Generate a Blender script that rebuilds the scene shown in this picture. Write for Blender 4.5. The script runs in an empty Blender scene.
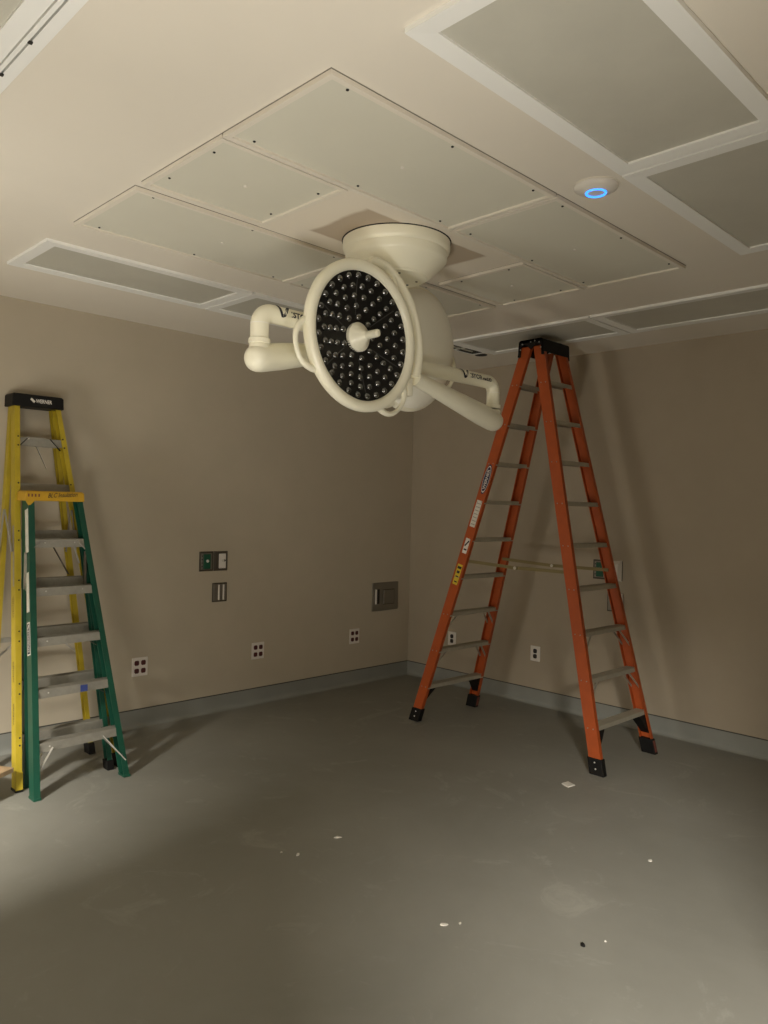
import bpy, bmesh, math, random
from mathutils import Vector, Matrix

random.seed(7)
C = bpy.context.scene.collection
V3 = Vector
PI = math.pi
H = 3.05                       # ceiling height
XL, YF = -6.15, -5.85          # left wall plane, front wall plane (behind the camera)

# ------------------------------------------------------------------ materials
def mat(name, col, rough=0.6, metal=0.0, spec=0.5, var=0.0, scale=20.0, bump=0.0, bscale=200.0, coat=0.0):
    m = bpy.data.materials.new(name); m.use_nodes = True
    nt = m.node_tree; b = nt.nodes['Principled BSDF']
    b.inputs['Base Color'].default_value = (*col, 1)
    b.inputs['Roughness'].default_value = rough
    b.inputs['Metallic'].default_value = metal
    b.inputs['Specular IOR Level'].default_value = spec
    if coat: b.inputs['Coat Weight'].default_value = coat
    tc = nt.nodes.new('ShaderNodeTexCoord')
    if var > 0:
        n = nt.nodes.new('ShaderNodeTexNoise'); n.inputs['Scale'].default_value = scale
        n.inputs['Detail'].default_value = 6; n.inputs['Roughness'].default_value = 0.6
        r = nt.nodes.new('ShaderNodeValToRGB')
        r.color_ramp.elements[0].position = 0.3; r.color_ramp.elements[1].position = 0.7
        r.color_ramp.elements[0].color = (*[max(0, c*(1-var)) for c in col], 1)
        r.color_ramp.elements[1].color = (*[min(1, c*(1+var)) for c in col], 1)
        nt.links.new(tc.outputs['Object'], n.inputs['Vector'])
        nt.links.new(n.outputs['Fac'], r.inputs['Fac'])
        nt.links.new(r.outputs['Color'], b.inputs['Base Color'])
    if bump > 0:
        n2 = nt.nodes.new('ShaderNodeTexNoise'); n2.inputs['Scale'].default_value = bscale
        n2.inputs['Detail'].default_value = 3
        bp = nt.nodes.new('ShaderNodeBump'); bp.inputs['Strength'].default_value = bump
        bp.inputs['Distance'].default_value = 0.002
        nt.links.new(tc.outputs['Object'], n2.inputs['Vector'])
        nt.links.new(n2.outputs['Fac'], bp.inputs['Height'])
        nt.links.new(bp.outputs['Normal'], b.inputs['Normal'])
    return m

def emit(name, col, s):
    m = bpy.data.materials.new(name); m.use_nodes = True
    nt = m.node_tree; b = nt.nodes['Principled BSDF']
    b.inputs['Base Color'].default_value = (*col, 1)
    b.inputs['Emission Color'].default_value = (*col, 1)
    b.inputs['Emission Strength'].default_value = s
    return m

M = {}
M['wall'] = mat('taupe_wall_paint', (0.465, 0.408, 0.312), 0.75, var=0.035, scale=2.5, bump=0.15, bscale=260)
M['wall_dim'] = mat('dimmed_warm_taupe_paint', (0.375, 0.318, 0.238), 0.75, var=0.035, scale=2.5, bump=0.15, bscale=260)  # wall taupe darkened in place of weaker light on the right wall
M['ceil'] = mat('ceiling_paint', (0.745, 0.695, 0.605), 0.8, var=0.02, scale=1.5, bump=0.08, bscale=120)
M['panel'] = mat('ceiling_panel_paint', (0.66, 0.64, 0.545), 0.7, var=0.025, scale=1.8, bump=0.05, bscale=150)
M['paneltrim'] = mat('panel_trim_paint', (0.74, 0.69, 0.60), 0.6)
M['lframe'] = mat('light_frame_white', (0.86, 0.86, 0.83), 0.5)
M['diff'] = mat('prismatic_lens', (0.54, 0.525, 0.455), 0.45, var=0.05, scale=3, bump=0.5, bscale=420)
M['dark'] = mat('dark_gap', (0.02, 0.018, 0.015), 0.8)
M['base'] = mat('cove_base', (0.245, 0.25, 0.225), 0.6, var=0.06, scale=3)
M['shadow_line'] = mat('panel_shadow_line', (0.22, 0.20, 0.165), 0.8)  # dark tone standing in for shade along the panel edges
M['joint'] = mat('base_caulk', (0.06, 0.055, 0.045), 0.8)
M['lamp'] = mat('lamp_cream_enamel', (0.88, 0.85, 0.69), 0.35, coat=0.15)
M['lampgrey'] = mat('lamp_housing_enamel', (0.92, 0.90, 0.80), 0.4, coat=0.1)
M['black'] = mat('black_plastic', (0.008, 0.0075, 0.007), 0.55, spec=0.2)
M['face'] = mat('lamp_face_black', (0.010, 0.009, 0.008), 0.4, spec=0.25, var=0.5, scale=9)
M['lens'] = mat('led_lens', (0.012, 0.011, 0.010), 0.07, spec=0.5, coat=0.5)
M['lens'].node_tree.nodes['Principled BSDF'].inputs['IOR'].default_value = 2.4
M['ink'] = mat('ink', (0.012, 0.012, 0.02), 0.6)
M['white'] = mat('white_plastic', (0.72, 0.68, 0.62), 0.4)
M['offwhite'] = mat('label_paper', (0.62, 0.60, 0.53), 0.6, var=0.1, scale=60)
M['steel'] = mat('brushed_steel', (0.27, 0.25, 0.21), 0.42, metal=0.75)
M['steeldark'] = mat('steel_rim', (0.10, 0.085, 0.065), 0.5, metal=0.5)
M['red'] = mat('receptacle_red', (0.085, 0.012, 0.012), 0.5)
M['brown'] = mat('receptacle_dark', (0.02, 0.014, 0.012), 0.5)
M['green'] = mat('gas_green', (0.010, 0.085, 0.045), 0.4)
M['orange'] = mat('orange_fibreglass', (0.375, 0.066, 0.008), 0.5, var=0.08, scale=14)
M['yellow'] = mat('yellow_fibreglass', (0.43, 0.325, 0.018), 0.5, var=0.10, scale=12)
M['lgreen'] = mat('green_fibreglass', (0.005, 0.062, 0.036), 0.45, var=0.12, scale=10)
M['capyellow'] = mat('amber_plastic', (0.50, 0.29, 0.015), 0.5, var=0.05, scale=20)
M['alu'] = mat('aluminium', (0.33, 0.315, 0.27), 0.5, metal=0.35, var=0.1, scale=25)
M['aluorange'] = mat('pale_aluminium', (0.42, 0.39, 0.31), 0.5, metal=0.3, var=0.08, scale=25)
M['bright'] = mat('bright_metal', (0.62, 0.60, 0.55), 0.35, metal=0.5)
M['brass'] = mat('brass_bar', (0.23, 0.185, 0.085), 0.45, metal=0.5)
M['boot'] = mat('red_brown_boot', (0.15, 0.045, 0.03), 0.6)
M['warn'] = mat('warning_yellow', (0.62, 0.46, 0.03), 0.5)
M['logoblue'] = mat('logo_blue', (0.02, 0.02, 0.06), 0.5)
M['tape'] = mat('blue_tape', (0.03, 0.05, 0.20), 0.6)
M['wood'] = mat('plywood', (0.42, 0.29, 0.17), 0.65, var=0.2, scale=8)
M['paint'] = mat('plaster_chip', (0.66, 0.63, 0.56), 0.8)
M['led'] = emit('blue_led', (0.03, 0.22, 1.0), 2.6)

def floor_mat():
    m = bpy.data.materials.new('grey_epoxy_floor'); m.use_nodes = True
    nt = m.node_tree; N = nt.nodes; L = nt.links; b = N['Principled BSDF']
    tc = N.new('ShaderNodeTexCoord')
    def noise(s, d, r=0.6, dist=0.0):
        n = N.new('ShaderNodeTexNoise'); n.inputs['Scale'].default_value = s
        n.inputs['Detail'].default_value = d; n.inputs['Roughness'].default_value = r
        n.inputs['Distortion'].default_value = dist
        L.new(tc.outputs['Object'], n.inputs['Vector']); return n
    a = noise(0.9, 8, 0.65, 0.4)
    ra = N.new('ShaderNodeValToRGB'); ra.color_ramp.elements[0].position = .35; ra.color_ramp.elements[1].position = .68
    ra.color_ramp.elements[0].color = (.218, .214, .185, 1); ra.color_ramp.elements[1].color = (.262, .256, .224, 1)
    L.new(a.outputs['Fac'], ra.inputs['Fac'])
    # dusty scuffs
    s = noise(2.6, 10, 0.72, 1.2)
    rs = N.new('ShaderNodeValToRGB'); rs.color_ramp.elements[0].position = .57; rs.color_ramp.elements[1].position = .76
    rs.color_ramp.elements[0].color = (0, 0, 0, 1); rs.color_ramp.elements[1].color = (.55, .55, .55, 1)
    L.new(s.outputs['Fac'], rs.inputs['Fac'])
    mx = N.new('ShaderNodeMix'); mx.data_type = 'RGBA'
    L.new(rs.outputs['Color'], mx.inputs['Factor']); L.new(ra.outputs['Color'], mx.inputs[6])
    mx.inputs[7].default_value = (.40, .39, .345, 1)
    # fine specks
    f = noise(55, 2)
    rf = N.new('ShaderNodeValToRGB'); rf.color_ramp.elements[0].position = .74; rf.color_ramp.elements[1].position = .80
    rf.color_ramp.elements[0].color = (0, 0, 0, 1); rf.color_ramp.elements[1].color = (.35, .35, .35, 1)
    L.new(f.outputs['Fac'], rf.inputs['Fac'])
    mx2 = N.new('ShaderNodeMix'); mx2.data_type = 'RGBA'
    L.new(rf.outputs['Color'], mx2.inputs['Factor']); L.new(mx.outputs[2], mx2.inputs[6])
    mx2.inputs[7].default_value = (.42, .41, .37, 1)
    L.new(mx2.outputs[2], b.inputs['Base Color'])
    b.inputs['Roughness'].default_value = 0.55
    b.inputs['Specular IOR Level'].default_value = 0.35
    bp = N.new('ShaderNodeBump'); bp.inputs['Strength'].default_value = .12; bp.inputs['Distance'].default_value = .003
    L.new(s.outputs['Fac'], bp.inputs['Height']); L.new(bp.outputs['Normal'], b.inputs['Normal'])
    return m
M['floor'] = floor_mat()

def patch_mat():
    """bare brown board round the lamp mount, feathered by pale joint compound towards the edges"""
    m = bpy.data.materials.new('patched_board'); m.use_nodes = True
    nt = m.node_tree; N = nt.nodes; L = nt.links; b = N['Principled BSDF']
    b.inputs['Roughness'].default_value = .85
    tc = N.new('ShaderNodeTexCoord'); sp = N.new('ShaderNodeSeparateXYZ')
    L.new(tc.outputs['Generated'], sp.inputs[0])
    nz = N.new('ShaderNodeTexNoise'); nz.inputs['Scale'].default_value = 4; nz.inputs['Detail'].default_value = 5
    L.new(tc.outputs['Object'], nz.inputs['Vector'])
    def math_(op, a, bb=None):
        n = N.new('ShaderNodeMath'); n.operation = op
        for i, v in enumerate((a, bb)):
            if v is None: continue
            if isinstance(v, (int, float)): n.inputs[i].default_value = v
            else: L.new(v, n.inputs[i])
        return n.outputs[0]
    dx = math_('MULTIPLY', math_('ABSOLUTE', math_('SUBTRACT', sp.outputs[0], .50)), 1.0/.34)
    dy = math_('MULTIPLY', math_('ABSOLUTE', math_('SUBTRACT', sp.outputs[1], .47)), 1.0/.31)
    d = math_('MAXIMUM', dx, dy)
    d = math_('ADD', d, math_('MULTIPLY', math_('SUBTRACT', nz.outputs['Fac'], .5), .16))
    r = N.new('ShaderNodeValToRGB'); e = r.color_ramp.elements
    e[0].position = .90; e[0].color = (.47, .39, .30, 1)
    e[1].position = .95; e[1].color = (.74, .68, .58, 1)
    x = e.new(1.0); x.color = (.76, .70, .60, 1)
    L.new(math_('MULTIPLY', d, .93), r.inputs['Fac']); L.new(r.outputs['Color'], b.inputs['Base Color'])
    return m
M['patch'] = patch_mat()

# ------------------------------------------------------------------ mesh helpers
ORIG = {}
class MB:
    def __init__(s): s.bm = bmesh.new()
    def face(s, pts):
        vs = [s.bm.verts.new(p) for p in pts]; s.bm.faces.new(vs); return s
    def box(s, x0, x1, y0, y1, z0, z1, bev=0.0):
        v = [s.bm.verts.new((x, y, z)) for x in (x0, x1) for y in (y0, y1) for z in (z0, z1)]
        fs = [s.bm.faces.new([v[i] for i in q]) for q in ((0,1,3,2),(4,6,7,5),(0,4,5,1),(2,3,7,6),(0,2,6,4),(1,5,7,3))]
        if bev:
            ed = list({e for f in fs for e in f.edges})
            bmesh.ops.bevel(s.bm, geom=ed, offset=bev, segments=2, affect='EDGES', profile=.5)
        return s
    def obox(s, c, u, v, w, a, b, d, bev=0.0):
        """box centred at c, unit axes u v w, half sizes a b d"""
        c, u, v, w = V3(c), V3(u), V3(v), V3(w)
        vs = [s.bm.verts.new(c + u*a*i + v*b*j + w*d*k) for i in (-1, 1) for j in (-1, 1) for k in (-1, 1)]
        fs = [s.bm.faces.new([vs[i] for i in q]) for q in ((0,1,3,2),(4,6,7,5),(0,4,5,1),(2,3,7,6),(0,2,6,4),(1,5,7,3))]
        if bev:
            ed = list({e for f in fs for e in f.edges})
            bmesh.ops.bevel(s.bm, geom=ed, offset=bev, segments=2, affect='EDGES', profile=.5)
        return s
    def loft(s, rings, caps=True, closed=True):
        R = [[s.bm.verts.new(p) for p in r] for r in rings]
        n = len(R[0])
        for a, b in zip(R, R[1:]):
            for i in range(n if closed else n-1):
                j = (i+1) % n
                try: s.bm.faces.new((a[i], a[j], b[j], b[i]))
                except ValueError: pass
        if caps:
            s.bm.faces.new(R[0][::-1]); s.bm.faces.new(R[-1])
        return s
    def prism(s, poly, p0, p1, a, b, poly1=None):
        p0, p1, a, b = V3(p0), V3(p1), V3(a), V3(b)
        return s.loft([[p0 + a*x + b*y for x, y in poly], [p1 + a*x + b*y for x, y in (poly1 or poly)]])
    def tube(s, pts, rad, seg=20, caps=True):
        pts = [V3(p) for p in pts]
        if isinstance(rad, (int, float)): rad = [rad]*len(pts)
        rings = []; prev = None
        for i, p in enumerate(pts):
            t = (pts[min(i+1, len(pts)-1)] - pts[max(i-1, 0)]).normalized()
            if prev is None:
                ref = V3((0, 0, 1)) if abs(t.z) < .9 else V3((1, 0, 0))
                n = t.cross(ref).normalized()
            else:
                n = (prev - t*prev.dot(t)).normalized()
            prev = n; b = t.cross(n)
            rings.append([p + (n*math.cos(2*PI*k/seg) + b*math.sin(2*PI*k/seg))*rad[i] for k in range(seg)])
        return s.loft(rings, caps)
    def lathe(s, prof, c, axis=(0, 0, 1), seg=48, caps=True):
        """prof: list of (radius, height along axis)"""
        c, w = V3(c), V3(axis).normalized()
        u = w.cross(V3((0, 0, 1)) if abs(w.z) < .9 else V3((1, 0, 0))).normalized(); v = w.cross(u)
        rings = [[c + w*h + (u*math.cos(2*PI*k/seg) + v*math.sin(2*PI*k/seg))*max(r, 1e-4) for k in range(seg)] for r, h in prof]
        return s.loft(rings, caps)
    def add_mesh(s, me, f):
        vs = [s.bm.verts.new(f(v.co)) for v in me.vertices]
        for p in me.polygons:
            try: s.bm.faces.new([vs[i] for i in p.vertices])
            except ValueError: pass
        return s
    def build(s, name, m, parent=None, loc=None, smooth=False, bevel=0.0):
        o_ = V3(ORIG[parent.name]) if parent is not None else V3(loc or (0, 0, 0))
        bmesh.ops.recalc_face_normals(s.bm, faces=s.bm.faces[:])
        bmesh.ops.translate(s.bm, vec=-o_, verts=s.bm.verts[:])
        me = bpy.data.meshes.new(name); s.bm.to_mesh(me); s.bm.free()
        me.materials.append(m)
        o = bpy.data.objects.new(name, me); C.objects.link(o)
        if parent is not None: o.parent = parent
        else: o.location = o_
        ORIG[o.name] = tuple(o_)
        if smooth:
            for p in me.polygons: p.use_smooth = True
            try: me.set_sharp_from_angle(angle=math.radians(40))
            except Exception: pass
        if bevel:
            bv = o.modifiers.new('edge', 'BEVEL'); bv.width = bevel; bv.segments = 2; bv.limit_method = 'ANGLE'
        return o

def tag(o, label, cat, group=None):
    o['label'] = label; o['category'] = cat
    if group: o['group'] = group
    return o
def thing(name, loc, label, cat, group=None):
    o = bpy.data.objects.new(name, None); C.objects.link(o); o.location = loc
    o.empty_display_size = .05; ORIG[o.name] = tuple(loc)
    return tag(o, label, cat, group)
def struct(name, mb, m):
    o = mb.build(name, m); o['kind'] = 'structure'; return o
def copy_tree(o, parent=None):
    c = o.copy(); C.objects.link(c)
    if parent is not None: c.parent = parent
    for ch in list(o.children): copy_tree(ch, c)
    return c

_txt = {}
def text_mesh(s, size, bold=0.0):
    k = (s, size, bold)
    if k in _txt: return _txt[k]
    cu = bpy.data.curves.new('lettering_curve', 'FONT'); cu.body = s; cu.size = size
    cu.offset = bold; cu.resolution_u = 3; cu.align_x = 'LEFT'
    ob = bpy.data.objects.new('lettering_source', cu); C.objects.link(ob)
    dg = bpy.context.evaluated_depsgraph_get(); dg.update()
    me = bpy.data.meshes.new_from_object(ob.evaluated_get(dg))
    bpy.data.objects.remove(ob); bpy.data.curves.remove(cu)
    _txt[k] = me
    return me
def flat_text(mb, s, size, origin, u, v, n, lift=.0015, bold=0.0, width=None):
    me = text_mesh(s, size, bold); o, u, v, n = V3(origin), V3(u), V3(v), V3(n)
    k = 1.0
    if width:
        xs = [q.co.x for q in me.vertices]; k = width/(max(xs) - min(xs))
    return mb.add_mesh(me, lambda c: o + u*c.x*k + v*c.y + n*lift)

# ------------------------------------------------------------------ room shell
T = .12
struct('floor', MB().box(XL-3.6, T, YF-2.6, T, -T, 0), M['floor'])
struct('wall_back', MB().box(XL-T, T, 0, T, 0, H), M['wall'])
struct('wall_right', MB().box(0, T, YF-T, 0, 0, H), M['wall_dim'])
# left wall with a wide doorway into the lit corridor; front wall with the doorway the photographer stands in
DL0, DL1, DH = -2.35, -1.25, 2.15
w = MB().box(XL-T, XL, DL1, 0, 0, H).box(XL-T, XL, YF, DL0, 0, H).box(XL-T, XL, DL0, DL1, DH, H)
struct('wall_left', w, M['wall'])
DF0, DF1 = -5.68, -4.74
w = MB().box(DF1, T, YF-T, YF, 0, H).box(XL-T, DF0, YF-T, YF, 0, H).box(DF0, DF1, YF-T, YF, DH, H)
struct('wall_front', w, M['wall'])
struct('ceiling', MB().box(XL-T, T, YF-T, T, H, H+T), M['ceil'])
# corridor outside the doorways (bounces the corridor lamps' light)
struct('wall_corridor', MB().box(XL-3.6, XL-3.5, YF-2.6, T, 0, 2.7).box(XL-3.5, T, YF-2.6, YF-2.5, 0, 2.7), M['wall'])

# integral cove base, 138 mm, with its dark caulk joint
def cove(p0, p1, inward, name):
    prof = [(0, 0), (.030, 0), (.022, .004), (.013, .012), (.008, .024), (.006, .045), (.006, .134), (0, .134)]
    struct(name, MB().prism(prof, p0, p1, inward, (0, 0, 1)), M['base'])
cove((XL, 0, 0), (-.001, 0, 0), (0, -1, 0), 'baseboard_back')
cove((0, YF, 0), (0, -.001, 0), (-1, 0, 0), 'baseboard_right')
struct('trim_1', MB().box(XL, -.001, -.0075, 0, .134, .140), M['joint'])
struct('trim_2', MB().box(-.0075, 0, YF, -.008, .134, .140), M['joint'])

# ------------------------------------------------------------------ ceiling access panels
def ceiling_panel(x0, x1, y0, y1, label, screws, plug=None):
    g = .003; x0 += g; x1 -= g; y0 += g; y1 -= g
    t = thing('ceiling_panel', ((x0+x1)/2, (y0+y1)/2, H), label, 'ceiling panel', 'screwed access panels round the lamp mount')
    MB().box(x0+.004, x1-.004, y0+.004, y1-.004, H-.008, H-.001).build('panel_plate', M['panel'], t)
    MB().box(x0-.0028, x1+.0028, y0-.0028, y1+.0028, H-.0025, H-.0004).build('shadow_line', M['shadow_line'], t)  # thin dark sheet whose rim paints the shadow line round the panel
    f = MB(); w_ = .022; z0 = H-.018
    f.box(x0, x1, y0, y0+w_, z0, H-.0005).box(x0, x1, y1-w_, y1, z0, H-.0005)
    f.box(x0, x0+w_, y0+w_, y1-w_, z0, H-.0005).box(x1-w_, x1, y0+w_, y1-w_, z0, H-.0005)
    f.build('edge_trim', M['paneltrim'], t)
    for sx, sy in screws:
        MB().lathe([(.0054, 0), (.0054, .003), (.0034, .0045)], (sx, sy, H-.0079), (0, 0, -1), 12).build('screw', M['dark'], t)
    if plug:
        MB().lathe([(.008, 0), (.008, .004), (.004, .006)], (*plug, H-.0079), (0, 0, -1), 12).build('plug', M['white'], t)
    return t
def scr(x0, x1, y0, y1, nx=3):
    xs = [x0+.108, (x0+x1)/2, x1-.108] if nx == 3 else [x0+.055, x1-.055]
    ins = .046 if nx == 3 else .135
    return [(x, y) for x in xs for y in (y0+ins, y1-ins)]
PW = [(-4.229, -2.981, -3.595, -2.994, 3, 'large screwed ceiling panel nearest the camera, beside the big flat ceiling light'),
      (-4.229, -3.609, -2.990, -2.384, 2, 'square screwed ceiling panel on the left side of the lamp mount'),
      (-4.229, -2.972, -2.330, -1.700, 3, 'long screwed ceiling panel between square panel and the narrow light above the left wall'),
      (-2.974, -1.720, -2.330, -1.700, 3, 'screwed ceiling panel behind the surgical lamp, toward the room corner'),
      (-2.975, -1.725, -3.595, -2.994, 3, 'long screwed ceiling panel right of the lamp mount, next to the blue-lit disc'),
      (-2.356, -1.725, -2.990, -2.384, 2, 'square screwed ceiling panel on the right side of the lamp mount')]
for x0, x1, y0, y1, nx, lab in PW:
    ceiling_panel(x0, x1, y0, y1, lab, scr(x0, x1, y0, y1, nx), ((x0+x1)/2, (y0+y1)/2))
struct('trim_3', MB().box(-3.605, -2.360, -2.990, -2.336, H-.004, H), M['patch'])

# ------------------------------------------------------------------ flat ceiling lights
def ceiling_light(x0, x1, y0, y1, label, fw=.066, group='flat troffer lights set in the ceiling'):
    t = thing('ceiling_light', ((x0+x1)/2, (y0+y1)/2, H), label, 'ceiling light', group)
    f = MB(); z0 = H-.016
    def mit(a, b, c, d):      # mitred frame members with a sloping inner lip
        f.loft([[V3(p) for p in q] for q in (a, b)], True)
    O = [(x0, y0), (x1, y0), (x1, y1), (x0, y1)]
    I = [(x0+fw, y0+fw), (x1-fw, y0+fw), (x1-fw, y1-fw), (x0+fw, y1-fw)]
    for k in range(4):
        j = (k+1) % 4
        f.loft([[(*O[k], H-.0005), (*O[k], z0), (*I[k], z0+.003), (*I[k], H-.0005)],
                [(*O[j], H-.0005), (*O[j], z0), (*I[j], z0+.003), (*I[j], H-.0005)]])
    f.build('frame', M['lframe'], t)
    MB().box(x0+fw-.002, x1-fw+.002, y0+fw-.002, y1-fw+.002, H-.005, H-.001).build('diffuser', M['diff'], t)
    return t
ceiling_light(-4.214, -2.990, -4.494, -3.889, 'largest flat ceiling light with white frame at the top of the picture')
ceiling_light(-2.976, -1.750, -4.494, -3.886, 'flat ceiling light cut by the right picture edge, beyond the blue-lit disc')
ceiling_light(-4.230, -2.966, -1.372, -.795, 'narrow-looking unlit ceiling light above the left wall, over the yellow ladder')
ceiling_light(-2.952, -1.700, -1.372, -.795, 'unlit ceiling light above the left wall, behind the left lamp elbow')
ceiling_light(-1.118, -.515, -2.655, -1.405, 'unlit ceiling light directly behind the top of the orange ladder')
ceiling_light(-1.118, -.515, -3.925, -2.667, 'unlit ceiling light along the right wall, right of the orange ladder top')

# top-left fixture with a hinged door, dark gap and clips
def hinged_light():
    x1 = -4.886; x0 = x1-.62; y0, y1 = -3.92, -2.60
    t = thing('ceiling_light', ((x0+x1)/2, (y0+y1)/2, H), 'ceiling light with dark gap and clips in the top left corner', 'ceiling light', None)
    f = MB(); z0 = H-.02
    for a, b, c, d in ((x1-.036, x1, y0, y1), (x0, x0+.036, y0, y1), (x0+.036, x1-.036, y0, y0+.036), (x0+.036, x1-.036, y1-.036, y1)):
        f.box(a, b, c, d, z0, H-.0005)
    f.build('frame', M['lframe'], t)
    MB().box(x0+.036, x1-.036, y0+.036, y1-.036, H-.004, H-.0005).build('gap_backing', M['dark'], t)
    d = MB(); X0, X1, Y0, Y1 = x0+.044, x1-.044, y0+.044, y1-.044
    d.box(X1-.013, X1, Y0, Y1, H-.022, H-.004)
    Xb = X1-.017; fw = .055
    d.box(Xb-fw, Xb, Y0, Y1, H-.018, H-.004).box(X0, X0+fw, Y0, Y1, H-.018, H-.004)
    d.box(X0+fw, Xb-fw, Y0, Y0+fw, H-.018, H-.004).box(X0+fw, Xb-fw, Y1-fw, Y1, H-.018, H-.004)
    d.build('door_frame', M['lframe'], t)
    MB().box(X0+fw, Xb-fw, Y0+fw, Y1-fw, H-.010, H-.004).build('diffuser', M['diff'], t)
    for y in (-2.84, -3.08, -3.40):
        MB().box(x1-.045, x1-.033, y-.006, y+.006, H-.026, H-.02, .001).build('clip', M['dark'], t)
hinged_light()

# open slot beyond the last troffer
t = thing('air_vent', (-.85, -1.31, H), 'dark open slot in the ceiling near the room corner, right of the surgical lamp', 'vent')
MB().box(-1.10, -.60, -1.385, -1.24, H-.002, H-.0005).build('opening', M['dark'], t)
f = MB(); f.box(-1.12, -.58, -1.400, -1.385, H-.014, H).box(-1.12, -.58, -1.24, -1.228, H-.006, H)
f.box(-1.12, -1.10, -1.385, -1.24, H-.006, H).box(-.60, -.58, -1.385, -1.24, H-.006, H)
f.build('frame', M['lframe'], t)
s_ = MB().box(-1.0, -.70, -1.325, -1.310, H-.010, H-.001).box(-.86, -.845, -1.385, -1.24, H-.010, H-.001)
s_.build('blade', M['diff'], t)
tag(MB().lathe([(.055, 0), (.052, .004), (.03, .006)], (-.52, -1.27, H), (0, 0, -1), 20).build('hole_cover', M['dark'], None, None),
    'small dark round hole in the ceiling near the room corner', 'hole')

# round access point with glowing blue ring
t = thing('access_point', (-2.935, -3.750, H), 'round white ceiling disc with a glowing blue ring', 'access point')
MB().lathe([(.088, 0), (.089, .005), (.084, .012), (.066, .020), (.052, .024), (.046, .027), (.02, .028)], ORIG[t.name], (0, 0, -1), 48).build('housing', M['white'], t, smooth=True)
MB().tube([(-2.935+.039*math.cos(a), -3.750+.039*math.sin(a), H-.0285) for a in [2*PI*k/36 for k in range(37)]], .0040, 8).build('light_ring', M['led'], t, smooth=True)
MB().lathe([(.095, 0), (.095, .003)], ORIG[t.name], (0, 0, -1), 48).build('mounting_rim', M['paneltrim'], t)

# ------------------------------------------------------------------ surgical lamp
HX, HY = -3.004, -2.676
lamp = thing('surgical_lamp', (HX, HY, H), 'cream ceiling-mounted surgical lamp with two round heads on jointed arms', 'surgical lamp')
hub = MB().lathe([(.262, 0), (.270, .004), (.270, .038), (.266, .050), (.257, .058), (.255, .092), (.248, .102), (.176, .170), (.164, .176), (.160, .176), (.156, .182), (.05, .184)],
                 (HX, HY, H-.004), (0, 0, -1), 64).build('mount_cover', M['lamp'], lamp, smooth=True)
MB().lathe([(.275, 0), (.275, .004)], (HX, HY, H-.0005), (0, 0, -1), 64).build('shadow_ring', M['dark'], hub)  # dark ring painting the shade where the cover meets the ceiling
for a in (-.5, .2, -2.2, 1.9): MB().lathe([(.006, 0), (.006, .003)], (HX+.11*math.cos(a), HY+.11*math.sin(a), H-.187), (0, 0, -1), 10).build('screw', M['dark'], hub)
MB().lathe([(.030, 0), (.030, .36), (.045, .365), (.052, .39), (.052, .47), (.046, .474), (.046, .49), (.052, .494), (.052, .58), (.044, .60), (.02, .605)],
           (HX, HY, H-.186), (0, 0, -1), 32).build('spindle', M['lamp'], lamp, smooth=True)

def bend(p0, corner, p1, r, n=10):
    p0, corner, p1 = V3(p0), V3(corner), V3(p1)
    a = (p0-corner).normalized(); b = (p1-corner).normalized()
    out = [p0]
    A = corner + a*r; B = corner + b*r; cen = corner + (a+b)*r
    for k in range(n+1):
        t = k/n*PI/2
        out.append(cen - b*r*math.cos(t) - a*r*math.sin(t))
    out.append(p1); return out

def cyl_text(s, size, axis0, u, r, ang0, bold=0.0, lift=.0006, width=None):
    """lettering bent round a horizontal pipe; u = reading direction, ang0 = angle above the side facing -Y"""
    me = text_mesh(s, size, bold); a0, u = V3(axis0), V3(u)
    k = 1.0
    if width:
        xs = [q.co.x for q in me.vertices]; k = width/(max(xs) - min(xs))
    side = V3((0, -1, 0)); up = V3((0, 0, 1))
    def f(c):
        t = ang0 + c.y/r
        return a0 + u*c.x*k + (side*math.cos(t) + up*math.sin(t))*(r+lift)
    return me, f
VLOGO = [(-.001, .064), (.010, .052), (.018, .030), (.024, .012), (.030, .022), (.036, .040), (.048, .050), (.060, .052), (.050, .040), (.042, .026), (.036, .008), (.028, -.012), (.020, -.012), (.012, .012), (.006, .034), (.0, .048)]
def logo_on(mb, axis0, u, r, ang0, k=1.0):
    side = V3((0, -1, 0)); up = V3((0, 0, 1)); a0, u = V3(axis0), V3(u)
    def P(x, y):
        t = ang0 + y*k/r
        return a0 + u*x*k + (side*math.cos(t) + up*math.sin(t))*(r+.0022)
    n = len(VLOGO)
    # strips between the two sides of the V keep it on the pipe's surface
    left = [(-.001, .064), (.004, .058), (.010, .045), (.014, .030), (.018, .014), (.022, .0), (.026, -.004)]
    left2 = [(-.012, .054), (-.008, .042), (-.003, .030), (.001, .014), (.006, -.002), (.014, -.018), (.024, -.020)]
    right = [(.082, .056), (.068, .054), (.056, .047), (.046, .034), (.036, .012), (.028, -.004)]
    right2 = [(.078, .048), (.071, .039), (.062, .026), (.053, .010), (.042, -.012), (.024, -.020)]
    for A, B in ((left, left2), (right, right2)):
        for i in range(len(A)-1):
            mb.face([P(*A[i]), P(*A[i+1]), P(*B[i+1]), P(*B[i])])

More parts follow.
